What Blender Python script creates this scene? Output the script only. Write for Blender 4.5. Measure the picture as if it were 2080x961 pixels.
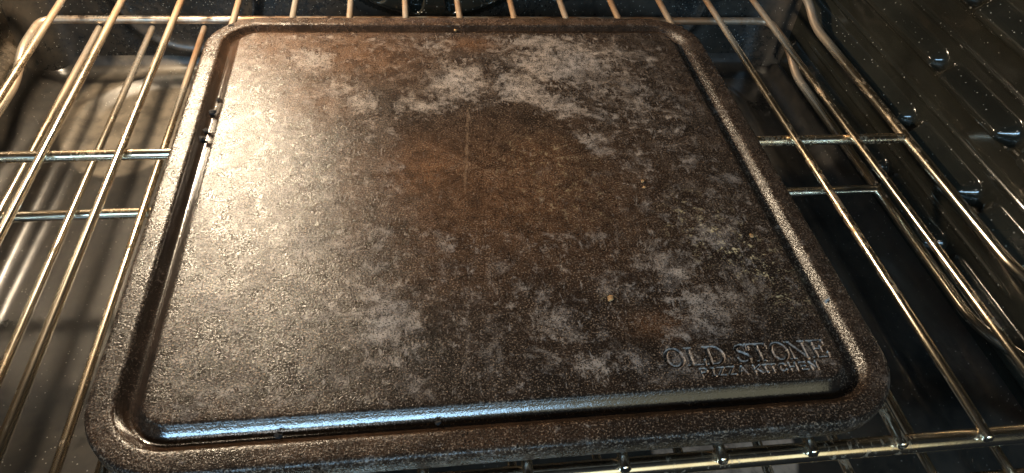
import bpy, bmesh, math, random
import numpy as np
from mathutils import Vector, Matrix, noise as mnoise

# ------------------------------------------------------------------ scene, camera, light
scene = bpy.context.scene
for o in list(bpy.data.objects):
    bpy.data.objects.remove(o)
C = scene.collection
K = 0.00088                       # plan units (about a millimetre) to metres
AZ, EL, RO = 0.1926, 0.7805, 0.0979
CAM = np.array([-42.5, -322.6, 269.2])
FPX = 1475.6                      # focal length in pixels of a 2080 pixel wide picture

def cam_axes():
    f = np.array([math.sin(AZ)*math.cos(EL), math.cos(AZ)*math.cos(EL), -math.sin(EL)])
    r = np.array([math.cos(AZ), -math.sin(AZ), 0.0]); u = np.cross(r, f)
    return math.cos(RO)*r + math.sin(RO)*u, -math.sin(RO)*r + math.cos(RO)*u, f
RGT, UPV, FWD = cam_axes()

def at(u, v, z=0.0):
    """photo pixel -> point on the horizontal plane z (plan units)"""
    d = FWD + RGT*(u-1040)/FPX - UPV*(v-480.5)/FPX
    return CAM + d*((z-CAM[2])/d[2])

cd = bpy.data.cameras.new('camera'); cam = bpy.data.objects.new('camera', cd); C.objects.link(cam)
cd.sensor_width = 36; cd.lens = 36*FPX/2080; cd.clip_start = 0.01; cd.clip_end = 50
M = Matrix(((RGT[0], UPV[0], -FWD[0], CAM[0]*K), (RGT[1], UPV[1], -FWD[1], CAM[1]*K),
            (RGT[2], UPV[2], -FWD[2], CAM[2]*K), (0, 0, 0, 1)))
cam.matrix_world = M
scene.camera = cam
w = bpy.data.worlds.new('World'); scene.world = w; w.use_nodes = True
w.node_tree.nodes['Background'].inputs[0].default_value = (0.75, 0.85, 1.0, 1)
w.node_tree.nodes['Background'].inputs[1].default_value = 0.012
scene.view_settings.view_transform = 'Standard'; scene.view_settings.look = 'None'
scene.view_settings.exposure = 0.0; scene.view_settings.gamma = 1.0
LAMP = np.array([-240.0, 268.0, 203.0])
LAMP_STRENGTH = 1080.0

def area(name, loc, target, sx, sy, power, col):
    ld = bpy.data.lights.new(name, 'AREA'); ld.shape = 'RECTANGLE'; ld.size = sx; ld.size_y = sy
    ld.energy = power; ld.color = col
    o = bpy.data.objects.new(name, ld); C.objects.link(o); o.location = loc
    o.rotation_euler = (Vector(target)-Vector(loc)).to_track_quat('-Z', 'Y').to_euler()
    return o
# the kitchen in front of the open oven: a window at about counter height and a broad panel added for the bright kitchen wall
area('kitchen_window_light', (-0.38, -1.6, 0.80), (0, -0.1, 0), 1.25, 0.26, 33.0, (0.40, 0.70, 1.0))
area('added_kitchen_light', (0.3, -2.0, 0.95), (0, 0, 0), 2.4, 1.3, 11.0, (1.0, 0.94, 0.62))

for i_, (dx_, dz_) in enumerate(((0, 0), (0.07, 0.01), (0.03, 0.07), (0.10, 0.08), (0.05, -0.06))):   # a cluster of small ceiling spots
    ld_ = bpy.data.lights.new('kitchen_spot_light', 'POINT'); ld_.energy = 0.9; ld_.shadow_soft_size = 0.012; ld_.color = (1.0, 0.95, 0.88)
    lo_ = bpy.data.objects.new('kitchen_spot_light', ld_); C.objects.link(lo_); lo_.location = (-0.35+dx_, -0.9, 0.95+dz_)

# ------------------------------------------------------------------ helpers
def prop(o, label=None, cat=None, group=None, kind=None):
    if label: o['label'] = label
    if cat: o['category'] = cat
    if group: o['group'] = group
    if kind: o['kind'] = kind
    return o

def empty(name, loc):
    o = bpy.data.objects.new(name, None); C.objects.link(o); o.empty_display_size = 0.02
    o.location = Vector(loc)*K
    return o

def link(name, me, mat, parent=None):
    o = bpy.data.objects.new(name, me); C.objects.link(o)
    if mat: me.materials.append(mat)
    if parent:
        o.parent = parent
        o.location = -parent.location if parent.parent is None else (0, 0, 0)
    return o

def mesh(name, verts, faces, mat, parent=None, smooth=True, attrs=None):
    """verts in plan units"""
    me = bpy.data.meshes.new(name)
    me.from_pydata((np.asarray(verts, float)*K).tolist(), [], faces if isinstance(faces, list) else faces.tolist())
    me.update()
    if smooth: me.polygons.foreach_set('use_smooth', [True]*len(me.polygons))
    if attrs:
        for k, a in attrs.items():
            at_ = me.attributes.new(k, 'FLOAT', 'POINT'); at_.data.foreach_set('value', np.asarray(a, np.float32))
    return link(name, me, mat, parent)

def tube_data(path, r, seg=14, closed=False, cap=True):
    P = np.asarray(path, float); n = len(P)
    T = np.gradient(P, axis=0); T /= np.linalg.norm(T, axis=1)[:, None]
    ref = np.array([0, 0, 1.0]) if abs(T[0][2]) < 0.9 else np.array([1.0, 0, 0])
    rs = np.full(n, r) if np.isscalar(r) else np.asarray(r, float)
    if cap:   # rounded ends
        extra0 = [(P[0]-T[0]*rs[0]*0.55*s, rs[0]*math.sqrt(max(0, 1-s*s))) for s in (0.97, 0.75, 0.4)]
        extra1 = [(P[-1]+T[-1]*rs[-1]*0.55*s, rs[-1]*math.sqrt(max(0, 1-s*s))) for s in (0.4, 0.75, 0.97)]
        P = np.array([e[0] for e in extra0]+list(P)+[e[0] for e in extra1])
        rs = np.array([e[1] for e in extra0]+list(rs)+[e[1] for e in extra1])
        T = np.array([T[0]]*3+list(T)+[T[-1]]*3); n = len(P)
    V = []; F = []
    u = np.cross(ref, T[0]); u /= np.linalg.norm(u)
    for i in range(n):
        u = u-T[i]*(u@T[i]); u /= np.linalg.norm(u); v = np.cross(T[i], u)
        for k in range(seg):
            a = 2*math.pi*k/seg; V.append(P[i]+rs[i]*(math.cos(a)*u+math.sin(a)*v))
    for i in range(n-1):
        for k in range(seg):
            k2 = (k+1) % seg
            F.append((i*seg+k, i*seg+k2, (i+1)*seg+k2, (i+1)*seg+k))
    F.append(tuple(range(seg))[::-1]); F.append(tuple(range((n-1)*seg, n*seg)))
    return V, F

def fillet(pts, rad, n=7):
    """polyline with rounded corners"""
    pts = [np.asarray(p, float) for p in pts]; out = [pts[0]]
    for i in range(1, len(pts)-1):
        a, b, c = pts[i-1], pts[i], pts[i+1]
        d1 = a-b; d2 = c-b; l1 = np.linalg.norm(d1); l2 = np.linalg.norm(d2)
        rr = min(rad, l1*0.48, l2*0.48)
        p1 = b+d1/l1*rr; p2 = b+d2/l2*rr
        for t in np.linspace(0, 1, n):
            out.append((1-t)**2*p1+2*t*(1-t)*b+t*t*p2)
    out.append(pts[-1])
    return out

def dense(path, step):
    out = [np.asarray(path[0], float)]
    for a, b in zip(path[:-1], path[1:]):
        a = np.asarray(a, float); b = np.asarray(b, float)
        m = max(1, int(np.linalg.norm(b-a)/step))
        out += [a+(b-a)*t/m for t in range(1, m+1)]
    return out

def sstep(a, b, x):
    t = np.clip((x-a)/(b-a), 0, 1); return t*t*(3-2*t)

def sd_rrect(x, y, cx, cy, hx, hy, r):
    qx = np.abs(x-cx)-hx+r; qy = np.abs(y-cy)-hy+r
    return np.hypot(np.maximum(qx, 0), np.maximum(qy, 0))+np.minimum(np.maximum(qx, qy), 0)-r

def sd_seg(x, y, ax, ay, bx, by):
    dx, dy = bx-ax, by-ay; l = dx*dx+dy*dy+1e-9
    t = np.clip(((x-ax)*dx+(y-ay)*dy)/l, 0, 1)
    return np.hypot(x-ax-t*dx, y-ay-t*dy)

def relief(us, vs, fn):
    """grid of points fn(U,V)->(n,3) and its quads with their cell index"""
    U, V = np.meshgrid(us, vs, indexing='ij')
    P = fn(U, V); nu, nv = len(us), len(vs)
    idx = np.arange(nu*nv).reshape(nu, nv)
    Q = np.stack([idx[:-1, :-1], idx[1:, :-1], idx[1:, 1:], idx[:-1, 1:]], -1).reshape(-1, 4)
    return P.reshape(-1, 3), Q

def submesh(name, P, Q, mat, parent=None, attrs=None):
    used = np.unique(Q); mp = np.full(len(P), -1); mp[used] = np.arange(len(used))
    at_ = {k: a[used] for k, a in attrs.items()} if attrs else None
    return mesh(name, P[used], mp[Q], mat, parent, attrs=at_)

# ------------------------------------------------------------------ materials
def mat(name):
    m = bpy.data.materials.new(name); m.use_nodes = True
    nt = m.node_tree; b = nt.nodes['Principled BSDF']
    return m, nt, b
class NB:
    def __init__(s, nt): s.nt = nt; s.n = nt.nodes; s.l = nt.links
    def new(s, t, **kw):
        n = s.n.new(t)
        for k, v in kw.items(): setattr(n, k, v)
        return n
    def put(s, sock, v):
        if isinstance(v, (int, float)): sock.default_value = v
        elif isinstance(v, tuple): sock.default_value = v if len(v) == len(sock.default_value) else v+(1,)
        else: s.l.new(v, sock)
    def coord(s):
        return s.new('ShaderNodeTexCoord').outputs['Object']
    def noise(s, scale, detail=4, rough=0.6, vec=None, dist=0.0, mul=None):
        n = s.new('ShaderNodeTexNoise'); n.inputs['Scale'].default_value = scale
        n.inputs['Detail'].default_value = detail; n.inputs['Roughness'].default_value = rough
        n.inputs['Distortion'].default_value = dist
        v = vec if vec is not None else s.coord()
        if mul:
            mp = s.new('ShaderNodeMapping'); mp.inputs['Scale'].default_value = mul; s.l.new(v, mp.inputs[0]); v = mp.outputs[0]
        s.l.new(v, n.inputs['Vector'])
        return n.outputs['Fac']
    def voro(s, scale, out='Distance', vec=None):
        n = s.new('ShaderNodeTexVoronoi'); n.inputs['Scale'].default_value = scale
        s.l.new(vec if vec is not None else s.coord(), n.inputs['Vector']); return n.outputs[out]
    def math(s, op, a, b=0.0, c=0.0, clamp=False):
        n = s.new('ShaderNodeMath', operation=op); n.use_clamp = clamp
        s.put(n.inputs[0], a); s.put(n.inputs[1], b); s.put(n.inputs[2], c); return n.outputs[0]
    def rng(s, v, a, b, c=0.0, d=1.0, smooth=True):
        n = s.new('ShaderNodeMapRange'); n.interpolation_type = 'SMOOTHSTEP' if smooth else 'LINEAR'
        s.put(n.inputs['Value'], v)
        for k, x in (('From Min', a), ('From Max', b), ('To Min', c), ('To Max', d)): s.put(n.inputs[k], x)
        return n.outputs[0]
    def mix(s, f, a, b, mode='MIX'):
        n = s.new('ShaderNodeMix', data_type='RGBA', blend_type=mode)
        s.put(n.inputs['Factor'], f); s.put(n.inputs['A'], a) if False else None
        ia = [i for i in n.inputs if i.name == 'A' and i.type == 'RGBA'][0]; ib = [i for i in n.inputs if i.name == 'B' and i.type == 'RGBA'][0]
        s.put(n.inputs[0], f); s.put(ia, a); s.put(ib, b)
        return [o for o in n.outputs if o.type == 'RGBA'][0]
    def bump(s, h, strength, dist, prev=None):
        n = s.new('ShaderNodeBump'); n.inputs['Strength'].default_value = strength; n.inputs['Distance'].default_value = dist
        s.l.new(h, n.inputs['Height'])
        if prev is not None: s.l.new(prev, n.inputs['Normal'])
        return n.outputs[0]
    def attr(s, name):
        n = s.new('ShaderNodeAttribute', attribute_name=name); return n.outputs['Fac']

def enamel(name, base, rough, stain=0.0, speck=1.0, stain_col=(0.14, 0.10, 0.065), refl_patch=None, stain_box=None):
    m, nt, b = mat(name); g = NB(nt); co = g.coord()
    n1 = g.noise(14, 5, 0.65, co); n2 = g.noise(160, 4, 0.7, co)
    col = g.mix(g.rng(n1, 0.3, 0.75), tuple(c*0.75 for c in base), tuple(c*1.5 for c in base))
    rg = g.math('ADD', rough, g.math('MULTIPLY', g.math('SUBTRACT', n1, 0.5), 0.16))
    if stain:
        sm = g.math('MULTIPLY', g.rng(g.math('ADD', g.math('MULTIPLY', n1, 0.6), g.math('MULTIPLY', n2, 0.5)), 0.42, 0.68), stain)
        col = g.mix(sm, col, stain_col); rg = g.math('ADD', rg, g.math('MULTIPLY', sm, 0.3))
    if refl_patch:
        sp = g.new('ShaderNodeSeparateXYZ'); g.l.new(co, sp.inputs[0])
        for (px, py, rx, ry, amt, pc) in refl_patch:
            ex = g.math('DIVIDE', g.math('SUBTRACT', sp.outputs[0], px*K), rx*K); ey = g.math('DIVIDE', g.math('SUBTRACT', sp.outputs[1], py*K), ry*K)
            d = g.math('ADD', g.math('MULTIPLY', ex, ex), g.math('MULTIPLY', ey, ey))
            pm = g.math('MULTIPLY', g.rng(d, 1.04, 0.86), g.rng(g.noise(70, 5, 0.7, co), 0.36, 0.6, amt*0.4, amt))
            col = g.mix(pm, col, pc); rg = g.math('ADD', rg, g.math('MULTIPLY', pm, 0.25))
    # white speckles of the enamel
    vd = g.voro(480, 'Distance', co); vc = g.voro(480, 'Color', co)
    sep = g.new('ShaderNodeSeparateColor'); g.l.new(vc, sep.inputs[0])
    pick = g.rng(sep.outputs[0], 0.52, 0.54); size = g.math('MULTIPLY', sep.outputs[1], 0.205)
    dot = g.math('MULTIPLY', pick, g.math('LESS_THAN', vd, size))
    dot = g.math('MULTIPLY', dot, g.math('MULTIPLY', speck, g.rng(g.noise(9, 2, 0.5, co), 0.35, 0.6, 0.3, 1.0)))
    col = g.mix(dot, col, (0.42, 0.40, 0.35))
    g.put(b.inputs['Base Color'], col); g.put(b.inputs['Roughness'], g.math('MAXIMUM', rg, 0.06))
    b.inputs['Specular IOR Level'].default_value = 0.5
    nb = g.bump(g.noise(24, 2, 0.5, co), 0.25, 0.004)
    nb = g.bump(n2, 0.08, 0.0006, nb)
    g.put(b.inputs['Normal'], nb)
    return m

M_WALL = enamel('black_speckled_enamel', (0.013, 0.0125, 0.0095), 0.13)
M_LEFT = enamel('stained_enamel', (0.016, 0.014, 0.011), 0.22, stain=0.25)
M_BACK = enamel('back_enamel', (0.012, 0.013, 0.013), 0.26, stain=0.22)
M_FLOOR = enamel('floor_enamel', (0.009, 0.009, 0.0085), 0.30, stain=0.10, speck=0.55, refl_patch=[(142, -118, 46, 44, 1.0, (0.34, 0.23, 0.165)), tuple(at(272, 238, -127)[:2])+(56, 82, 0.62, (0.15, 0.122, 0.088))])  # two pale ellipses paint reflections into the floor colour
M_CEIL = enamel('ceiling_enamel', (0.012, 0.012, 0.011), 0.3)

def chrome():
    m, nt, b = mat('heat_tinted_chrome'); g = NB(nt); co = g.coord()
    n1 = g.noise(30, 5, 0.65, co, mul=(1, 0.35, 1)); n2 = g.noise(420, 4, 0.7, co, mul=(1, 0.3, 1))
    t = g.rng(n1, 0.35, 0.68)
    col = g.mix(t, (0.93, 0.88, 0.76), (0.80, 0.63, 0.43))
    dirt = g.rng(g.math('ADD', g.math('MULTIPLY', n1, 0.5), g.math('MULTIPLY', n2, 0.6)), 0.60, 0.75)
    sp = g.new('ShaderNodeSeparateXYZ'); g.l.new(co, sp.inputs[0])
    wy = g.new('ShaderNodeNewGeometry'); sw = g.new('ShaderNodeSeparateXYZ'); g.l.new(wy.outputs['Position'], sw.inputs[0])
    dirt = g.math('MAXIMUM', dirt, g.math('MULTIPLY', g.rng(sw.outputs[1], 0.12, 0.21), g.rng(n1, 0.3, 0.6, 0.35, 0.95)))
    col = g.mix(dirt, col, (0.24, 0.125, 0.06))
    g.put(b.inputs['Base Color'], col)
    g.put(b.inputs['Metallic'], g.math('SUBTRACT', 1.0, g.math('MULTIPLY', dirt, 0.45)))
    g.put(b.inputs['Roughness'], g.math('ADD', g.math('ADD', 0.16, g.math('MULTIPLY', t, 0.08)), g.math('MULTIPLY', dirt, 0.28)))
    g.put(b.inputs['Normal'], g.bump(n2, 0.05, 0.0004))
    return m
M_CHROME = chrome()

def iron(letter=False):
    m, nt, b = mat('seasoned_iron_lettering' if letter else 'seasoned_iron'); g = NB(nt); co = g.coord()
    fine = g.noise(900, 3, 0.6, co); mid = g.noise(210, 5, 0.7, co); big = g.noise(38, 6, 0.68, co); med = g.noise(85, 6, 0.72, co, 0.3)
    worn = g.attr('worn'); red = g.attr('red'); dark = g.attr('dark'); yel = g.attr('ash')
    base = g.mix(g.rng(big, 0.3, 0.7), (0.010, 0.0075, 0.006), (0.026, 0.016, 0.011))
    redn = g.math('MULTIPLY', red, g.rng(med, 0.3, 0.65, 0.35, 1.0))
    base = g.mix(redn, base, (0.100, 0.046, 0.021))
    # worn, greyish skin broken up by noise
    grain = g.noise(1250, 2, 0.6, co); groove = g.attr('groove')
    k1 = g.noise(50, 12, 0.80, co, 0.5); k2 = g.noise(150, 9, 0.80, co, 0.2)
    w1 = g.rng(g.math('SUBTRACT', k1, g.math('SUBTRACT', 0.655, g.math('MULTIPLY', worn, 0.175))), -0.07, 0.10)
    w2 = g.rng(g.math('SUBTRACT', k2, g.math('SUBTRACT', 0.630, g.math('MULTIPLY', worn, 0.145))), -0.03, 0.085)
    wm = g.math('MAXIMUM', g.math('MULTIPLY', w1, g.rng(k2, 0.38, 0.58, 0.12, 1.0)), g.math('MULTIPLY', w2, 0.75))
    k3 = g.noise(190, 7, 0.7, co, 0.3, mul=(2.6, 0.7, 1.0))
    w3 = g.rng(g.math('SUBTRACT', k3, g.math('SUBTRACT', 0.655, g.math('MULTIPLY', worn, 0.13))), -0.02, 0.06)
    wm = g.math('MAXIMUM', wm, g.math('MULTIPLY', w3, 0.6))
    wm = g.math('MULTIPLY', wm, g.math('SUBTRACT', 1.0, g.math('MULTIPLY', dark, 0.85)), clamp=True)
    wm = g.math('MULTIPLY', wm, g.math('SUBTRACT', 1.0, g.math('MULTIPLY', groove, 0.8)))
    grey = g.mix(g.rng(big, 0.35, 0.65), (0.29, 0.255, 0.235), (0.34, 0.28, 0.235))
    col = g.mix(g.math('MULTIPLY', wm, 0.9), base, grey)
    spk = g.rng(g.noise(1250, 1.5, 0.6, co), 0.55, 0.64)
    spk = g.math('MULTIPLY', spk, g.math('SUBTRACT', 1.0, g.math('MULTIPLY', groove, 0.85)))
    col = g.mix(g.math('MULTIPLY', spk, g.rng(med, 0.35, 0.62, 0.2, 0.75)), col, (0.26, 0.185, 0.13))
    pit = g.rng(g.math('ADD', g.math('MULTIPLY', g.noise(1300, 1.5, 0.6, co, 0.5), 0.7), g.math('MULTIPLY', mid, 0.3)), 0.48, 0.42)
    col = g.mix(g.math('MULTIPLY', pit, 0.9), col, (0.010, 0.007, 0.005))
    # pale ash specks
    am = g.math('MULTIPLY', yel, g.rng(g.math('ADD', mid, g.math('MULTIPLY', fine, 0.6)), 0.86, 1.0))
    col = g.mix(am, col, (0.50, 0.41, 0.25))
    col = g.mix(g.math('MULTIPLY', g.attr('edge'), g.rng(mid, 0.38, 0.6, 0.15, 0.7)), col, (0.26, 0.22, 0.195))  # letter edges painted paler to imitate light catching them
    # scratch down the middle
    sp = g.new('ShaderNodeSeparateXYZ'); g.l.new(co, sp.inputs[0])
    a, c = at(952, 222), at(944, 392)
    tt = g.math('DIVIDE', g.math('SUBTRACT', sp.outputs[1], c[1]*K), (a[1]-c[1])*K)
    lx = g.math('MULTIPLY_ADD', tt, (a[0]-c[0])*K, c[0]*K)
    lx = g.math('ADD', lx, g.math('MULTIPLY', g.math('SUBTRACT', g.noise(60, 2, 0.5, co), 0.5), 0.004))
    ds = g.math('ABSOLUTE', g.math('SUBTRACT', sp.outputs[0], lx))
    sm = g.math('MULTIPLY', g.rng(ds, 0.0011, 0.0003), g.math('MULTIPLY', g.rng(tt, -0.05, 0.15), g.rng(tt, 1.03, 0.97)))
    sm = g.math('MULTIPLY', sm, g.rng(mid, 0.35, 0.6, 0.0, 0.22))
    col = g.mix(sm, col, (0.33, 0.22, 0.14))
    g.put(b.inputs['Base Color'], col)
    rg = g.math('ADD', g.math('ADD', 0.275, g.math('MULTIPLY', g.math('SUBTRACT', med, 0.5), 0.25)), g.math('MULTIPLY', wm, 0.14))
    rg = g.math('SUBTRACT', rg, g.math('MULTIPLY', groove, 0.13))
    g.put(b.inputs['Roughness'], rg)
    spec = g.math('MULTIPLY', g.rng(k1, 0.36, 0.60, 0.62, 0.30), g.math('SUBTRACT', 1.0, g.math('MULTIPLY', g.math('MAXIMUM', red, dark), 0.6)))
    spec = g.math('MULTIPLY', spec, g.math('SUBTRACT', 1.0, g.math('MULTIPLY', g.attr('dull'), 0.62)))
    spec = g.math('MULTIPLY', g.math('MULTIPLY', spec, 1.4), g.rng(g.math('ADD', g.math('MULTIPLY', g.noise(1150, 1.5, 0.6, co, 0.4), 0.75), g.math('MULTIPLY', k2, 0.25)), 0.40, 0.56, 0.12, 1.0))
    g.put(b.inputs['Specular IOR Level'], g.math('MAXIMUM', spec, g.math('MULTIPLY', groove, 0.85)))
    pebble = g.voro(1600, 'Distance', co)
    flat_ = g.math('SUBTRACT', 1.0, g.math('MULTIPLY', groove, 0.75))
    nb = g.bump(g.math('MULTIPLY', g.math('ADD', grain, g.math('ADD', g.math('MULTIPLY', pebble, 0.35), g.math('MULTIPLY', fine, 0.2))), flat_), 0.55, 0.00038)
    nb = g.bump(g.math('MULTIPLY', k2, flat_), 0.30, 0.0007, nb)
    nb = g.bump(big, 0.12, 0.0020, nb)
    g.put(b.inputs['Normal'], nb)
    return m
M_IRON = iron()

def simple(name, col, rough, metallic=0.0, n_scale=300.0, var=0.4, bump=0.4):
    m, nt, b = mat(name); g = NB(nt); co = g.coord(); n = g.noise(n_scale, 4, 0.7, co)
    g.put(b.inputs['Base Color'], g.mix(g.rng(n, 0.3, 0.7), tuple(c*(1-var) for c in col), tuple(min(1, c*(1+var)) for c in col)))
    b.inputs['Roughness'].default_value = rough; b.inputs['Metallic'].default_value = metallic
    g.put(b.inputs['Normal'], g.bump(n, bump, 0.0008))
    return m
M_CHAR = simple('char', (0.007, 0.005, 0.005), 0.95)
M_ASH = simple('ash_crumb', (0.42, 0.38, 0.34), 0.85)
M_TAN = simple('tan_crumb', (0.30, 0.17, 0.07), 0.85)
M_GREY = simple('grey_crumb', (0.22, 0.21, 0.20), 0.85)
M_SOCKET = simple('lamp_socket_steel', (0.5, 0.48, 0.45), 0.35, 1.0)
M_BULB, _nt, _b = mat('lit_bulb')
_b.inputs['Base Color'].default_value = (0.8, 0.7, 0.5, 1)
_b.inputs['Emission Color'].default_value = (1.0, 0.80, 0.56, 1); _b.inputs['Emission Strength'].default_value = LAMP_STRENGTH

# ------------------------------------------------------------------ oven cavity (the setting)
XL, XR, YB, YF, ZF, ZC = -367.0, 327.0, 305.0, -215.0, -127.0, 265.0
CX = 0.5*(XL+XR); PITCH = 48.0
def cove(d, R):
    d = np.clip(d, 0, R); return R-np.sqrt(np.maximum(R*R-(R-d)**2, 0))

def floor_fn(U, V):
    sd = sd_rrect(U, V, CX, -20, 296, 306, 62)            # pressed panel with rounded corners
    z = ZF+5.0*sstep(-9, 5, sd)+2.0*np.exp(-((sd-7)/6.0)**2)
    z = z+cove(np.minimum(np.minimum(U-XL, XR-U), 1e9), 22)+cove(YB-V, 14)
    return np.stack([U, V, z], -1)
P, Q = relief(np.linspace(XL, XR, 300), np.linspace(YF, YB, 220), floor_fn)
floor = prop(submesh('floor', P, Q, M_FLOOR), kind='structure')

def guide_field(Y, Z):
    """height off the wall and index of the pressed rack guides"""
    h = np.zeros_like(Y); idx = np.full(Y.shape, -1); n = 0
    for lev in range(-1, 5):
        top = -21.5+PITCH*lev
        for (y0, y1, ht, hw) in ((76, 262, 9, 6.5), (-8, 66, 13, 7.0), (-205, -20, 12, 8)):
            sd = sd_rrect(Y, Z, (y0+y1)/2, top-hw, (y1-y0)/2, hw, hw*0.98)
            hh = ht*sstep(3.6, -hw*0.8, sd)
            m = hh > h; idx = np.where(m & (hh > 0.02), n, idx); h = np.maximum(h, hh); n += 1
    return h, idx, n

def side_wall(name, x, s, m):
    ys = np.linspace(YF, YB-30, 330); zs = np.linspace(ZF+18, ZC, 440)
    U, V = np.meshgrid(ys, zs, indexing='ij'); h, idx, n = guide_field(U, V)
    h2 = h.copy()                                          # thin pressed creases between the guides
    for lev in range(-1, 5):
        for dz in (-14.5, 12.5):
            h2 = h2+1.3*np.exp(-((V-(-21.5+PITCH*lev+dz))/1.5)**2)*sstep(250, 225, U)*sstep(-75, -55, U)*(h < 0.01)
    Pn = np.stack([x+s*h2, U, V], -1).reshape(-1, 3)
    ii = np.arange(len(ys)*len(zs)).reshape(len(ys), len(zs))
    Qn = np.stack([ii[:-1, :-1], ii[1:, :-1], ii[1:, 1:], ii[:-1, 1:]], -1).reshape(-1, 4)
    if s > 0: Qn = Qn
    else: Qn = Qn[:, ::-1]
    qi = idx.reshape(-1)[Qn].max(1)
    root = prop(submesh(name, Pn, Qn[qi < 0], m), kind='structure')
    for k in range(n):
        q = Qn[qi == k]
        if len(q): submesh('rack_guide', Pn, q, m, root)
    return root
side_wall('wall_right', XR, -1, M_WALL)
side_wall('wall_left', XL, 1, M_LEFT)

FANX, FANZ, FANR = -15.0, 55.0, 122.0
def back_h(X, Z):
    r = np.hypot(X-FANX, Z-FANZ); a = np.arctan2(Z-FANZ, X-FANX)
    h = 14*sstep(FANR+6, FANR-8, r)
    per = 2*math.pi/20; da = (np.mod(a, per)-per/2)*r
    rc = np.clip(r, 62, 108); sl = np.hypot(da, r-rc)-5.0
    slot = sstep(1.2, -1.2, sl)
    h = h-11*slot*(r < FANR)
    ring = np.abs(np.hypot((X+232), (Z+48)*1.05)-58)
    h = h+3.0*np.exp(-(ring/5.0)**2)
    ring2 = np.abs(np.hypot((X-190), (Z+48)*1.05)-58)
    h = h+3.0*np.exp(-(ring2/5.0)**2)
    h = h+cove(X-XL, 33)+cove(XR-X, 33)
    return h, (r < FANR+6.2) & (h > 0), slot*(r < FANR)
us = np.linspace(XL, XR, 420); vs = np.linspace(ZF+8, ZC, 230)
U, V = np.meshgrid(us, vs, indexing='ij'); h, fan, slot = back_h(U, V)
Pn = np.stack([U, YB-h, V], -1).reshape(-1, 3)
ii = np.arange(len(us)*len(vs)).reshape(len(us), len(vs))
Qn = np.stack([ii[:-1, :-1], ii[1:, :-1], ii[1:, 1:], ii[:-1, 1:]], -1).reshape(-1, 4)
fq = fan.reshape(-1)[Qn].all(1)
back = prop(submesh('wall_back', Pn, Qn[~fq], M_BACK), kind='structure')
submesh('fan_cover', Pn, Qn[fq], M_WALL, back)
# ceiling of the cavity
mesh_c = mesh('ceiling', [(XL, YF, ZC), (XR, YF, ZC), (XR, YB, ZC), (XL, YB, ZC), (XL, YF, ZC+4), (XR, YF, ZC+4), (XR, YB, ZC+4), (XL, YB, ZC+4)],
              [(0, 3, 2, 1), (4, 5, 6, 7), (0, 1, 5, 4), (1, 2, 6, 5), (2, 3, 7, 6), (3, 0, 4, 7)], M_CEIL, smooth=False)
prop(mesh_c, kind='structure')

# the lit oven lamp on the back wall, above the picture's edge
lamp = prop(empty('oven_lamp', (LAMP[0], YB, LAMP[2])), 'lit oven bulb in a steel socket high on the back wall', 'lamp')
def lathe(name, prof, mt, parent, seg=28):
    V = []; F = []
    for (r, d) in prof:
        for k in range(seg):
            a = 2*math.pi*k/seg; V.append((LAMP[0]+r*math.cos(a), YB-d, LAMP[2]+r*math.sin(a)))
    for i in range(len(prof)-1):
        for k in range(seg):
            F.append((i*seg+k, (i+1)*seg+k, (i+1)*seg+(k+1) % seg, i*seg+(k+1) % seg))
    F.append(tuple(range((len(prof)-1)*seg, len(prof)*seg)))
    return mesh(name, V, F, mt, parent)
lathe('socket_ring', [(34, 0), (34, 6), (30, 9), (20, 9), (14, 11), (13, 16), (2, 16.5)], M_SOCKET, lamp)
lathe('bulb', [(9, 16.6), (11, 20), (16, 27), (18.5, 36), (17, 45), (11, 52), (4, 55), (0.5, 55.4)], M_BULB, lamp)

# ------------------------------------------------------------------ oven racks
XS = [-213.7+43.1*k for k in range(-3, 13)]               # wire pitch
def rack(zw, label):
    """zw: height of the thin wires' centre line"""
    rw, rc, rf = 2.5, 3.5, 4.5
    zc = zw-rw-rc+0.5
    root = prop(empty('oven_rack', (CX, 50, zc)), label, 'oven rack', 'oven racks')
    rnd = random.Random(int(abs(zw)*10))
    yb = 281.0; zb = zw+6.0
    for k in range(1, 15):
        x = XS[k]; j = rnd.uniform(-0.6, 0.6)
        V, F = tube_data(dense([(x+j, -181.5, zw), (x, 49, zw), (x-j, yb-3, zw)], 60), rw, 12)
        wv = mesh('wire', V, F, M_CHROME, root)
        bl = [((x+j, -181.2, zw-0.6), 1.5)]
        for (p, r) in bl:                                  # weld bead at the wire's front end
            bm = bmesh.new(); bmesh.ops.create_icosphere(bm, subdivisions=2, radius=2.6)
            for v in bm.verts:
                n = mnoise.noise(v.co*0.6+Vector((x, 0, zw)))
                v.co = v.co*(1+0.22*n); v.co.y *= 0.75
            vs_ = [(v.co.x+p[0], v.co.y+p[1], v.co.z+p[2]) for v in bm.verts]
            fs_ = [tuple(q.index for q in f.verts) for f in bm.faces]; bm.free()
            mesh('weld', vs_, fs_, M_CHROME, wv)
    def part(name, path, r, seg=18):
        V, F = tube_data(path, r, seg); return mesh(name, V, F, M_CHROME, root)
    xl, xr = XS[0], XS[15]+1.0
    part('cross_bar', dense([(xl, 49, zc), (xr, 49, zc)], 60), rc)
    part('front_bar', dense([(xl-24, -178, zw-rw-rf+0.8), (xr+22, -178, zw-rw-rf+0.8)], 60), rf, 22)
    for s, xe in ((-1, xl), (1, xr)):
        pth = fillet([(xe+s*21, -176, zc), (xe+s*21, -112, zc), (xe, -82, zc), (xe, 50, zc), (xe, 205, zc), (xe+s*1.5, 232, zb), (xe+s*1.5, 262, zb)], 22, 8)
        part('side_rail', pth, rc)
    part('back_bar', fillet([(xl-1.5, 255, zb), (xl-1.5, yb, zb), (0, yb, zb), (xr+1.5, yb, zb), (xr+1.5, 255, zb)], 30, 9), rc)
    return root
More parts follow.
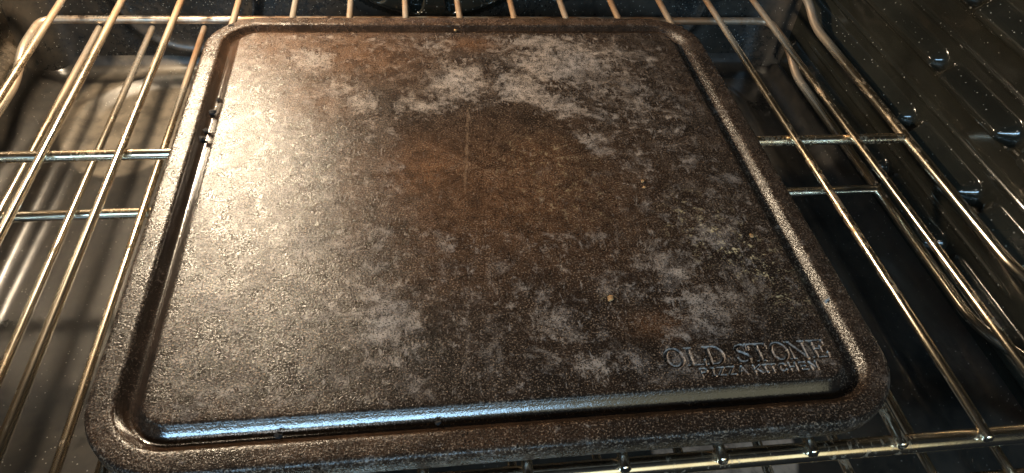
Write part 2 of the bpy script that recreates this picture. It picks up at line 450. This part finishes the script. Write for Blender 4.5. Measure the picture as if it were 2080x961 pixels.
rack(-17.0, 'chrome oven rack directly under the square baking plate')
rack(-17.0-PITCH, 'lower chrome oven rack near the oven floor, below the other rack')

# ------------------------------------------------------------------ baking plate
HS = 177.8; TH = 14.45; RC = 38.0
prof = [(12, -TH), (4, -TH+0.2), (1.6, -TH+1.6), (0.5, -TH+4), (0.1, -TH+7), (0, -5), (0.05, -2.2), (0.35, -1.1), (1.0, -0.4), (2.0, -0.08), (3, 0),
        (5, 0), (7, 0), (8.6, 0), (9.6, -0.05), (10.4, -0.22), (11.2, -0.6), (12.1, -1.35), (13, -2.4), (14, -3.5), (15.2, -4.5), (16.4, -5.0), (17.6, -5.1), (18.7, -4.7), (19.8, -3.7),
        (21, -2.3), (21.9, -1.1), (22.6, -0.4), (23.2, -0.08), (24.0, 0)]
def rr_loop(s, seg_c=26, seg_s=56):
    h = HS-s; r = max(RC-s*1.12, 1.0); pts = []
    for q, (sx, sy) in enumerate(((1, 1), (-1, 1), (-1, -1), (1, -1))):
        cx, cy = sx*(h-r), sy*(h-r)
        for i in range(seg_c+1):
            a = math.pi/2*(q+i/seg_c); pts.append((cx+r*math.cos(a), cy+r*math.sin(a)))
        nxt = ((-1, 1), (-1, -1), (1, -1), (1, 1))[q]
        ex, ey = pts[-1]; a = math.pi/2*(q+1)
        nx, ny = nxt[0]*(h-r)+r*math.cos(a), nxt[1]*(h-r)+r*math.sin(a)
        for i in range(1, seg_s): pts.append((ex+(nx-ex)*i/seg_s, ey+(ny-ey)*i/seg_s))
    return pts
V = []; F = []
for (s, z) in prof: V += [(x, y, z) for x, y in rr_loop(s)]
NL = len(rr_loop(0))
for i in range(len(prof)-1):
    for k in range(NL):
        k2 = (k+1) % NL; F.append((i*NL+k, i*NL+k2, (i+1)*NL+k2, (i+1)*NL+k))
F.append(tuple(range(NL))[::-1])

# --- lettering pressed into the field: signed distance to serif strokes
TX, TY, TS = 69.8, -143.4, 0.965        # start, baseline, horizontal squeeze
def poly_sd(x, y, pts, w0, w1=None):
    w1 = w0 if w1 is None else w1; d = np.full(x.shape, 1e9)
    for i in range(len(pts)-1):
        wv = w0+(w1-w0)*math.sin(math.pi*(i+0.5)/(len(pts)-1))
        d = np.minimum(d, sd_seg(x, y, *pts[i], *pts[i+1])-wv)
    return d
def box_sd(x, y, x0, x1, y0, y1): return sd_rrect(x, y, (x0+x1)/2, (y0+y1)/2, (x1-x0)/2, (y1-y0)/2, 0.05)
def ring_sd(x, y, cx, cy, rx, ry, ix, iy):
    o = (np.hypot((x-cx)/rx, (y-cy)/ry)-1)*min(rx, ry); i = (np.hypot((x-cx)/ix, (y-cy)/iy)-1)*min(ix, iy)
    return np.maximum(o, -i)
def U_(*a):
    r = a[0]
    for b in a[1:]: r = np.minimum(r, b)
    return r
TK, TN = 0.85, 0.38                      # half widths of thick and thin strokes
def big_letter(ch, x, y, H):
    if ch == 'O': return ring_sd(x, y, 0, H/2, 4.9, H/2+0.2, 3.1, H/2-0.7)
    if ch == 'o': return ring_sd(x, y, 0, H/2, 4.5, H/2+0.2, 2.9, H/2-0.7)
    if ch == 'L': return U_(box_sd(x, y, -2.4-TK, -2.4+TK, 0, H), box_sd(x, y, -4.4, -0.5, H-0.75, H), box_sd(x, y, -4.4, 3.9, 0, 0.75), poly_sd(x, y, [(3.6, 0.4), (4.0, 3.0)], 0.42))
    if ch == 'D': return U_(box_sd(x, y, -2.8-TK, -2.8+TK, 0, H), box_sd(x, y, -4.8, 0, H-0.75, H), box_sd(x, y, -4.8, 0, 0, 0.75),
                            np.maximum(ring_sd(x, y, -0.4, H/2, 5.2, H/2, 3.5, H/2-0.75), -x-0.4))
    if ch == 'S':
        pts = [(2.6, H-2.2), (1.9, H-0.8), (0.2, H-0.35), (-1.8, H-1.0), (-2.7, H-2.6), (-1.8, H-4.1), (0.3, H/2-0.1), (2.1, H/2-1.2), (2.9, 2.7), (2.0, 0.9), (0.0, 0.3), (-2.0, 0.8), (-2.8, 2.3)]
        return U_(poly_sd(x, y, pts, TN, TK), poly_sd(x, y, [(2.7, H-2.8), (2.7, H)], 0.36), poly_sd(x, y, [(-2.9, 2.8), (-2.9, 0)], 0.36))
    if ch == 'T': return U_(box_sd(x, y, -TK, TK, 0, H), box_sd(x, y, -4.4, 4.4, H-0.75, H), box_sd(x, y, -2.2, 2.2, 0, 0.75), poly_sd(x, y, [(-4.2, H-0.4), (-4.3, H-3)], 0.4), poly_sd(x, y, [(4.2, H-0.4), (4.3, H-3)], 0.4))
    if ch == 'N': return U_(box_sd(x, y, -3.4-TN, -3.4+TN, 0, H), box_sd(x, y, 3.4-TN, 3.4+TN, 0, H), poly_sd(x, y, [(-3.3, H-0.6), (3.3, 0.6)], TK), box_sd(x, y, -5.0, -2.2, H-0.75, H), box_sd(x, y, -5, -1.8, 0, 0.75), box_sd(x, y, 1.8, 5, H-0.75, H))
    if ch == 'E': return U_(box_sd(x, y, -2.2-TK, -2.2+TK, 0, H), box_sd(x, y, -4.2, 3.6, H-0.75, H), box_sd(x, y, -4.2, 3.8, 0, 0.75), box_sd(x, y, -2, 1.4, H/2-0.37, H/2+0.37), poly_sd(x, y, [(3.3, H-0.4), (3.6, H-2.8)], 0.4), poly_sd(x, y, [(3.6, 0.4), (4.0, 3.0)], 0.4), poly_sd(x, y, [(1.4, H/2-1.5), (1.4, H/2+1.5)], 0.36))
def small_letter(ch, x, y, H):
    w = 0.46; W = 1.55
    L = {'P': [[(-W, 0), (-W, H), (0.6, H), (1.3, H*.86), (1.3, H*.62), (0.6, H*.48), (-W, H*.48)]], 'I': [[(0, 0), (0, H)], [(-.6, 0), (.6, 0)], [(-.6, H), (.6, H)]],
         'Z': [[(-W, H), (W, H), (-W, 0), (W, 0)]], 'A': [[(-1.8, 0), (0, H), (1.8, 0)], [(-1.0, H*.36), (1.0, H*.36)]],
         'K': [[(-W, 0), (-W, H)], [(W, H), (-W, H*.45)], [(-.5, H*.6), (1.7, 0)]], 'T': [[(0, 0), (0, H)], [(-1.6, H), (1.6, H)]],
         'C': [[(1.5, H*.8), (.7, H), (-.6, H), (-1.5, H*.7), (-1.5, H*.3), (-.6, 0), (.7, 0), (1.5, H*.2)]], 'H': [[(-W, 0), (-W, H)], [(W, 0), (W, H)], [(-W, H/2), (W, H/2)]],
         'E': [[(1.3, H), (-1.2, H), (-1.2, 0), (1.4, 0)], [(-1.2, H/2), (.9, H/2)]], 'N': [[(-W, 0), (-W, H), (W, 0), (W, H)]]}[ch]
    return U_(*[poly_sd(x, y, p, w) for p in L])
LET = []
for ch, c in zip('OLDSToNE', (5, 15.4, 25.2, 39.4, 47.6, 58.1, 67.6, 78.4)): LET.append((ch, TX+c*TS, TY, 10.3, True))
for ch, c in zip('PIZZAKITCHEN', (17.2, 21.4, 25.5, 30.4, 36, 43.6, 47.6, 51.3, 56.4, 61.5, 66.8, 72)): LET.append((ch, TX+c*TS, TY-5.9, 4.1, False))

def text_depth(X, Y):
    d = np.zeros(X.shape); idx = np.full(X.shape, -1)
    for n, (ch, x0, y0, H, bigl) in enumerate(LET):
        mx = (X > x0-7) & (X < x0+7) & (Y > y0-2) & (Y < y0+H+2)
        if not mx.any(): continue
        x = X[mx]-x0; y = Y[mx]-y0
        sd = big_letter(ch, x, y, H) if bigl else small_letter(ch, x, y, H)
        dd = (1.2 if bigl else 1.0)*sstep(0.32, -0.38, sd)
        old = d[mx]; ix = idx[mx]
        ix[(dd > old) & (dd > 0.01)] = n; idx[mx] = ix; d[mx] = np.maximum(old, dd)
    return d, idx
G = 149.0
def lines(lo, hi, a, b, coarse, fine):
    l = list(np.linspace(lo, a, max(2, int((a-lo)/coarse))))[:-1]+list(np.linspace(a, b, int((b-a)/fine)))
    if hi-b > 0.3: l += list(np.linspace(b, hi, max(2, int((hi-b)/coarse))))[1:]
    return np.array(l)
gx = np.concatenate([np.linspace(-G, 67, 174), np.linspace(67, 150.2, 400)[1:]])
gy = lines(-G, G, -TH*0-148.9+0.0, -131.5, 1.25, 0.21) if False else np.concatenate([np.linspace(-150.4, -131.5, 91), np.linspace(-131.5, G, 226)[1:]])
GX, GY = np.meshgrid(gx, gy, indexing='ij')
dep, lid = text_depth(GX, GY)
GP = np.stack([GX, GY, -dep], -1).reshape(-1, 3)
ii = np.arange(len(gx)*len(gy)).reshape(len(gx), len(gy))
GQ = np.stack([ii[:-1, :-1], ii[1:, :-1], ii[1:, 1:], ii[:-1, 1:]], -1).reshape(-1, 4)
qi = lid.reshape(-1)[GQ].max(1)

# --- wear map: where the seasoning has gone grey, red or dark, read off the photo as pixels on the plate
def blobs(X, Y, lst):
    out = np.zeros(X.shape)
    for (u, v, ru, rv, s) in lst:
        c = at(u, v); ex = at(u+ru, v); ey = at(u, v-rv)
        rx = np.hypot(*(ex-c)[:2]); ry = np.hypot(*(ey-c)[:2])
        out = np.maximum(out, s*np.exp(-(((X-c[0])/rx)**2+((Y-c[1])/ry)**2)*0.9))
    return out
def in_poly(X, Y, pix, soft):
    pts = [at(u, v)[:2] for u, v in pix]; inside = np.zeros(X.shape, bool); d = np.full(X.shape, 1e9)
    for i in range(len(pts)):
        (x1, y1), (x2, y2) = pts[i], pts[(i+1) % len(pts)]
        cond = ((y1 > Y) != (y2 > Y)) & (X < (x2-x1)*(Y-y1)/((y2-y1) if abs(y2-y1) > 1e-9 else 1e-9)+x1)
        inside ^= cond; d = np.minimum(d, sd_seg(X, Y, x1, y1, x2, y2))
    return sstep(-soft, soft, np.where(inside, d, -d))
WORN = [(630, 120, 60, 30, 1.0), (735, 208, 45, 24, 1.1), (690, 180, 70, 40, .7), (860, 215, 80, 18, .9), (930, 165, 95, 40, 1.15), (900, 95, 60, 22, .7), (1090, 85, 110, 26, 1.0), (1060, 180, 80, 40, 1.15),
        (1150, 130, 150, 55, 1.1), (1130, 215, 70, 30, 1.0), (1200, 290, 50, 40, .85), (1270, 190, 140, 90, .7), (1330, 120, 70, 40, .55), (1290, 330, 80, 60, .5), (560, 470, 70, 60, .6), (600, 520, 90, 70, .65),
        (780, 655, 80, 60, 1.1), (740, 600, 120, 70, .7), (800, 720, 90, 40, .75), (1210, 745, 60, 42, .95), (1120, 660, 110, 60, .7), (1430, 620, 110, 60, .95), (1380, 670, 60, 30, .7), (1450, 480, 90, 50, .7), (1350, 540, 120, 70, .6),
        (640, 640, 100, 80, .6), (480, 600, 140, 120, .45), (1500, 420, 80, 80, .45), (520, 140, 60, 60, .55), (560, 260, 110, 90, .6), (1000, 600, 160, 60, .45), (1270, 600, 80, 40, .6), (960, 480, 200, 70, .35)]
ASH = [(1430, 465, 60, 36, .9), (1530, 530, 50, 34, 1.0), (1490, 505, 70, 26, .9), (1600, 600, 50, 28, .75), (1400, 420, 40, 24, .55), (1240, 605, 14, 8, .9), (1100, 320, 90, 40, .35), (1150, 400, 90, 50, .3), (1560, 560, 60, 20, .7)]
RED = [(870, 350, 110, 70, 1.0), (1090, 320, 100, 50, .75), (1010, 400, 250, 120, .8), (900, 500, 150, 80, .5), (560, 95, 130, 50, .7), (640, 200, 80, 50, .7), (720, 390, 50, 120, .5), (1330, 660, 60, 26, .7), (720, 110, 140, 50, .7), (960, 90, 60, 14, .8),
       (930, 560, 200, 60, .4), (400, 880, 300, 60, .35), (700, 900, 300, 40, .4), (1000, 890, 200, 30, .35), (900, 45, 500, 10, .35), (440, 130, 20, 60, .3)]
DARK = [(840, 168, 36, 18, 1.0), (880, 150, 26, 12, .8), (992, 150, 14, 20, .9), (950, 90, 50, 14, .8), (780, 120, 40, 18, .6), (1350, 80, 60, 30, .6), (1600, 680, 60, 50, .8), (1560, 640, 80, 30, .6), (1480, 300, 60, 100, .5), (1200, 155, 30, 12, .7), (1270, 190, 20, 20, .6), (1240, 680, 30, 40, .5), (1330, 655, 40, 20, .7), (1020, 700, 60, 30, .5)]
DPOLY = [(800, 270), (815, 238), (880, 246), (905, 228), (945, 236), (975, 250), (990, 215), (1062, 206), (1090, 232), (1118, 228), (1140, 255), (1165, 290), (1205, 312), (1245, 338), (1150, 360), (1080, 300), (1000, 330), (930, 300), (840, 300)]
def wear(P_, edge=None):
    X, Y = P_[:, 0], P_[:, 1]
    wr = blobs(X, Y, WORN); rd = blobs(X, Y, RED); ash = blobs(X, Y, ASH)
    pol = in_poly(X, Y, DPOLY, 2.0)
    tri = in_poly(X, Y, [(940, 232), (1062, 206), (1120, 235), (1205, 312), (1260, 345), (1250, 470), (850, 470), (810, 260)], 3.0)
    dk = np.maximum(blobs(X, Y, DARK), pol*0.85); dk = np.maximum(dk, tri*0.55)
    wr = np.maximum(wr*1.1, 0.40)*(1-0.5*tri)
    rim = sd_rrect(X, Y, 0, 0, 153, 153, 12) > 0
    wr = np.where(rim, 0.16, wr); wr = np.where(P_[:, 2] < -6, 0.0, wr)
    if edge is not None: wr = np.maximum(wr, edge*1.2); dk = dk*(1-edge)  # greys the letter edges in place of light on their walls
    crust = blobs(X, Y, [(432, 230, 12, 26, 1.0), (415, 278, 12, 30, 1.0), (443, 204, 8, 10, .8)]); dk = np.maximum(dk, crust)
    gr = sstep(-0.4, -1.5, P_[:, 2])*(np.maximum(np.abs(X), np.abs(Y)) > 153)*(P_[:, 2] > -6)*(np.maximum(np.abs(X), np.abs(Y)) < 168)
    gr = gr*np.where(X > 150, 0.15, 1.0)
    dull = blobs(X, Y, [(980, 470, 270, 330, 1.0), (1150, 640, 300, 250, 1.0), (900, 700, 200, 200, .7), (760, 400, 130, 200, .5)])
    return dict(dull=dull, edge=(edge if edge is not None else np.zeros(len(X))), groove=gr, worn=np.clip(wr, 0, 1.3), red=np.clip(rd, 0, 1), dark=np.clip(dk, 0, 1), ash=np.clip(ash, 0, 1))

plate = prop(empty('baking_plate', (0, 0, -TH)), 'worn square dark iron baking plate with rounded corners and a groove', 'baking plate')
# one body: rim and groove, stitched to the field grid, minus the faces of the letters
nb0 = len(V); body_v = np.array(V+[tuple(p) for p in GP]); body_f = list(F)
inner = [(len(prof)-1)*NL+k for k in range(NL)]
gb = list(ii[:, 0])+list(ii[-1, 1:])+list(ii[::-1, -1][1:])+list(ii[0, ::-1][1:-1])
gb = [int(g)+nb0 for g in gb]
bm = bmesh.new(); mp = {}
for i in inner+gb: mp[i] = bm.verts.new(body_v[i])
inv = {v: i for i, v in mp.items()}
ed = [bm.edges.new((mp[a], mp[b])) for lp in (inner, gb) for a, b in zip(lp, lp[1:]+lp[:1])]
res = bmesh.ops.triangle_fill(bm, use_beauty=True, use_dissolve=False, edges=ed, normal=(0, 0, 1))
for f in bm.faces:
    t = [inv[v] for v in f.verts]
    if f.normal.z < 0: t = t[::-1]
    body_f.append(tuple(t))
bm.free()
body_f += [tuple(int(c)+nb0 for c in q) for q in GQ[qi < 0]]
used = np.unique(np.concatenate([np.array(f) for f in body_f])); rm = np.full(len(body_v), -1); rm[used] = np.arange(len(used))
bf = [tuple(int(rm[c]) for c in f) for f in body_f]
PROT = 0.0028
bv = body_v[used]
mesh('plate_body', bv, bf, M_IRON, plate, attrs=wear(bv))
ga = wear(GP, (sstep(0.04, 0.3, dep)*sstep(1.05, 0.6, dep)).reshape(-1))
for n in range(len(LET)):
    q = GQ[qi == n]
    if len(q): submesh('letter', GP, q, M_IRON, plate, attrs=ga)

# ------------------------------------------------------------------ crumbs and burnt bits lying on the plate
def crumb(name, u, v, z, size, mt, label, cat='crumb', flat=0.6, seed=0):
    c = at(u, v, z); bm = bmesh.new(); bmesh.ops.create_icosphere(bm, subdivisions=3, radius=1.0)
    rs = 0.68*np.array(size if isinstance(size, tuple) else (size, size*0.8))
    zs = []
    for p in bm.verts:
        s = 1+0.75*mnoise.noise(p.co*1.3+Vector((seed*7.1, u*0.01, v*0.01)))+0.4*mnoise.noise(p.co*3.1+Vector((seed, 3, 1)))
        p.co = Vector((p.co.x*s*rs[0], p.co.y*s*rs[1], p.co.z*s*min(rs)*flat)); zs.append(p.co.z)
    lo = min(zs)
    vs_ = [(p.co.x, p.co.y, p.co.z-lo-0.15) for p in bm.verts]; fs_ = [tuple(q.index for q in f.verts) for f in bm.faces]; bm.free()
    o = mesh(name, vs_, fs_, mt); o.location = Vector(c)*K
    return prop(o, label, cat)
crumb('burnt_crumb', 443, 204, -4.6, (1.7, 2.2), M_CHAR, 'small black burnt crumb highest up in the left groove', seed=1)
crumb('burnt_crumb', 432, 231, -4.6, (3.0, 2.6), M_CHAR, 'largest black burnt crumb in the left groove', seed=2)
crumb('burnt_crumb', 419, 268, -4.8, (2.6, 2.2), M_CHAR, 'black burnt crumb in the left groove, just below the largest one', seed=3)
crumb('burnt_crumb', 411, 284, -4.4, (2.4, 2.8), M_CHAR, 'lowest black burnt crumb in the left groove', seed=4)
crumb('burnt_crumb', 566, 887, -2.6, (1.9, 1.6), M_CHAR, 'black burnt crumb on the front edge of the bluish front groove, left', seed=5)
crumb('burnt_crumb', 890, 860, -2.6, (1.7, 1.3), M_CHAR, 'black burnt crumb in the front groove near the middle', seed=6)
crumb('rim_hole', 470, 52, 0, (2.7, 1.9), M_CHAR, 'black lump standing in for a small hole in the rim at the rear left corner', 'hole', 0.25, seed=7)  # flat black lump standing in for a small hole in the rim
crumb('grey_crumb', 1680, 614, -4.0, (2.6, 2.4), M_GREY, 'grey lump of ash in the right groove', 'crumb', 0.8, seed=8)
crumb('ash_smear', 790, 61, -4.6, (9.5, 3.0), M_ASH, 'long pale ash smear in the back groove, left of the middle', 'ash', 0.2, seed=9)
crumb('ash_smear', 1003, 61, -4.6, (6.5, 2.6), M_ASH, 'shorter pale ash smear in the back groove, right of the middle', 'ash', 0.2, seed=10)
crumb('ash_crumb', 680, 61, -4.6, (2.6, 2.0), M_ASH, 'single pale crumb at the left of the back groove', seed=11)
crumb('tan_crumb', 925, 63, -3.8, (1.7, 1.5), M_TAN, 'golden crumb in the back groove between the two ash smears', seed=12)
crumb('tan_crumb', 1240, 606, 0, (2.0, 2.6), M_TAN, 'tan crumb on the lower middle of the plate', 'crumb', 0.25, seed=13)
crumb('orange_crumb', 1305, 369, 0, (1.3, 1.5), M_TAN, 'upper of two orange crumbs on the right half of the plate', 'crumb', 0.5, seed=14)
crumb('orange_crumb', 1308, 382, 0, (1.4, 1.2), M_TAN, 'lower of two orange crumbs on the right half of the plate', 'crumb', 0.5, seed=15)
crumb('tan_crumb', 1527, 481, 0, (1.6, 1.6), M_TAN, 'lone yellowish crumb amid the ash near the right groove', 'crumb', 0.5, seed=16)
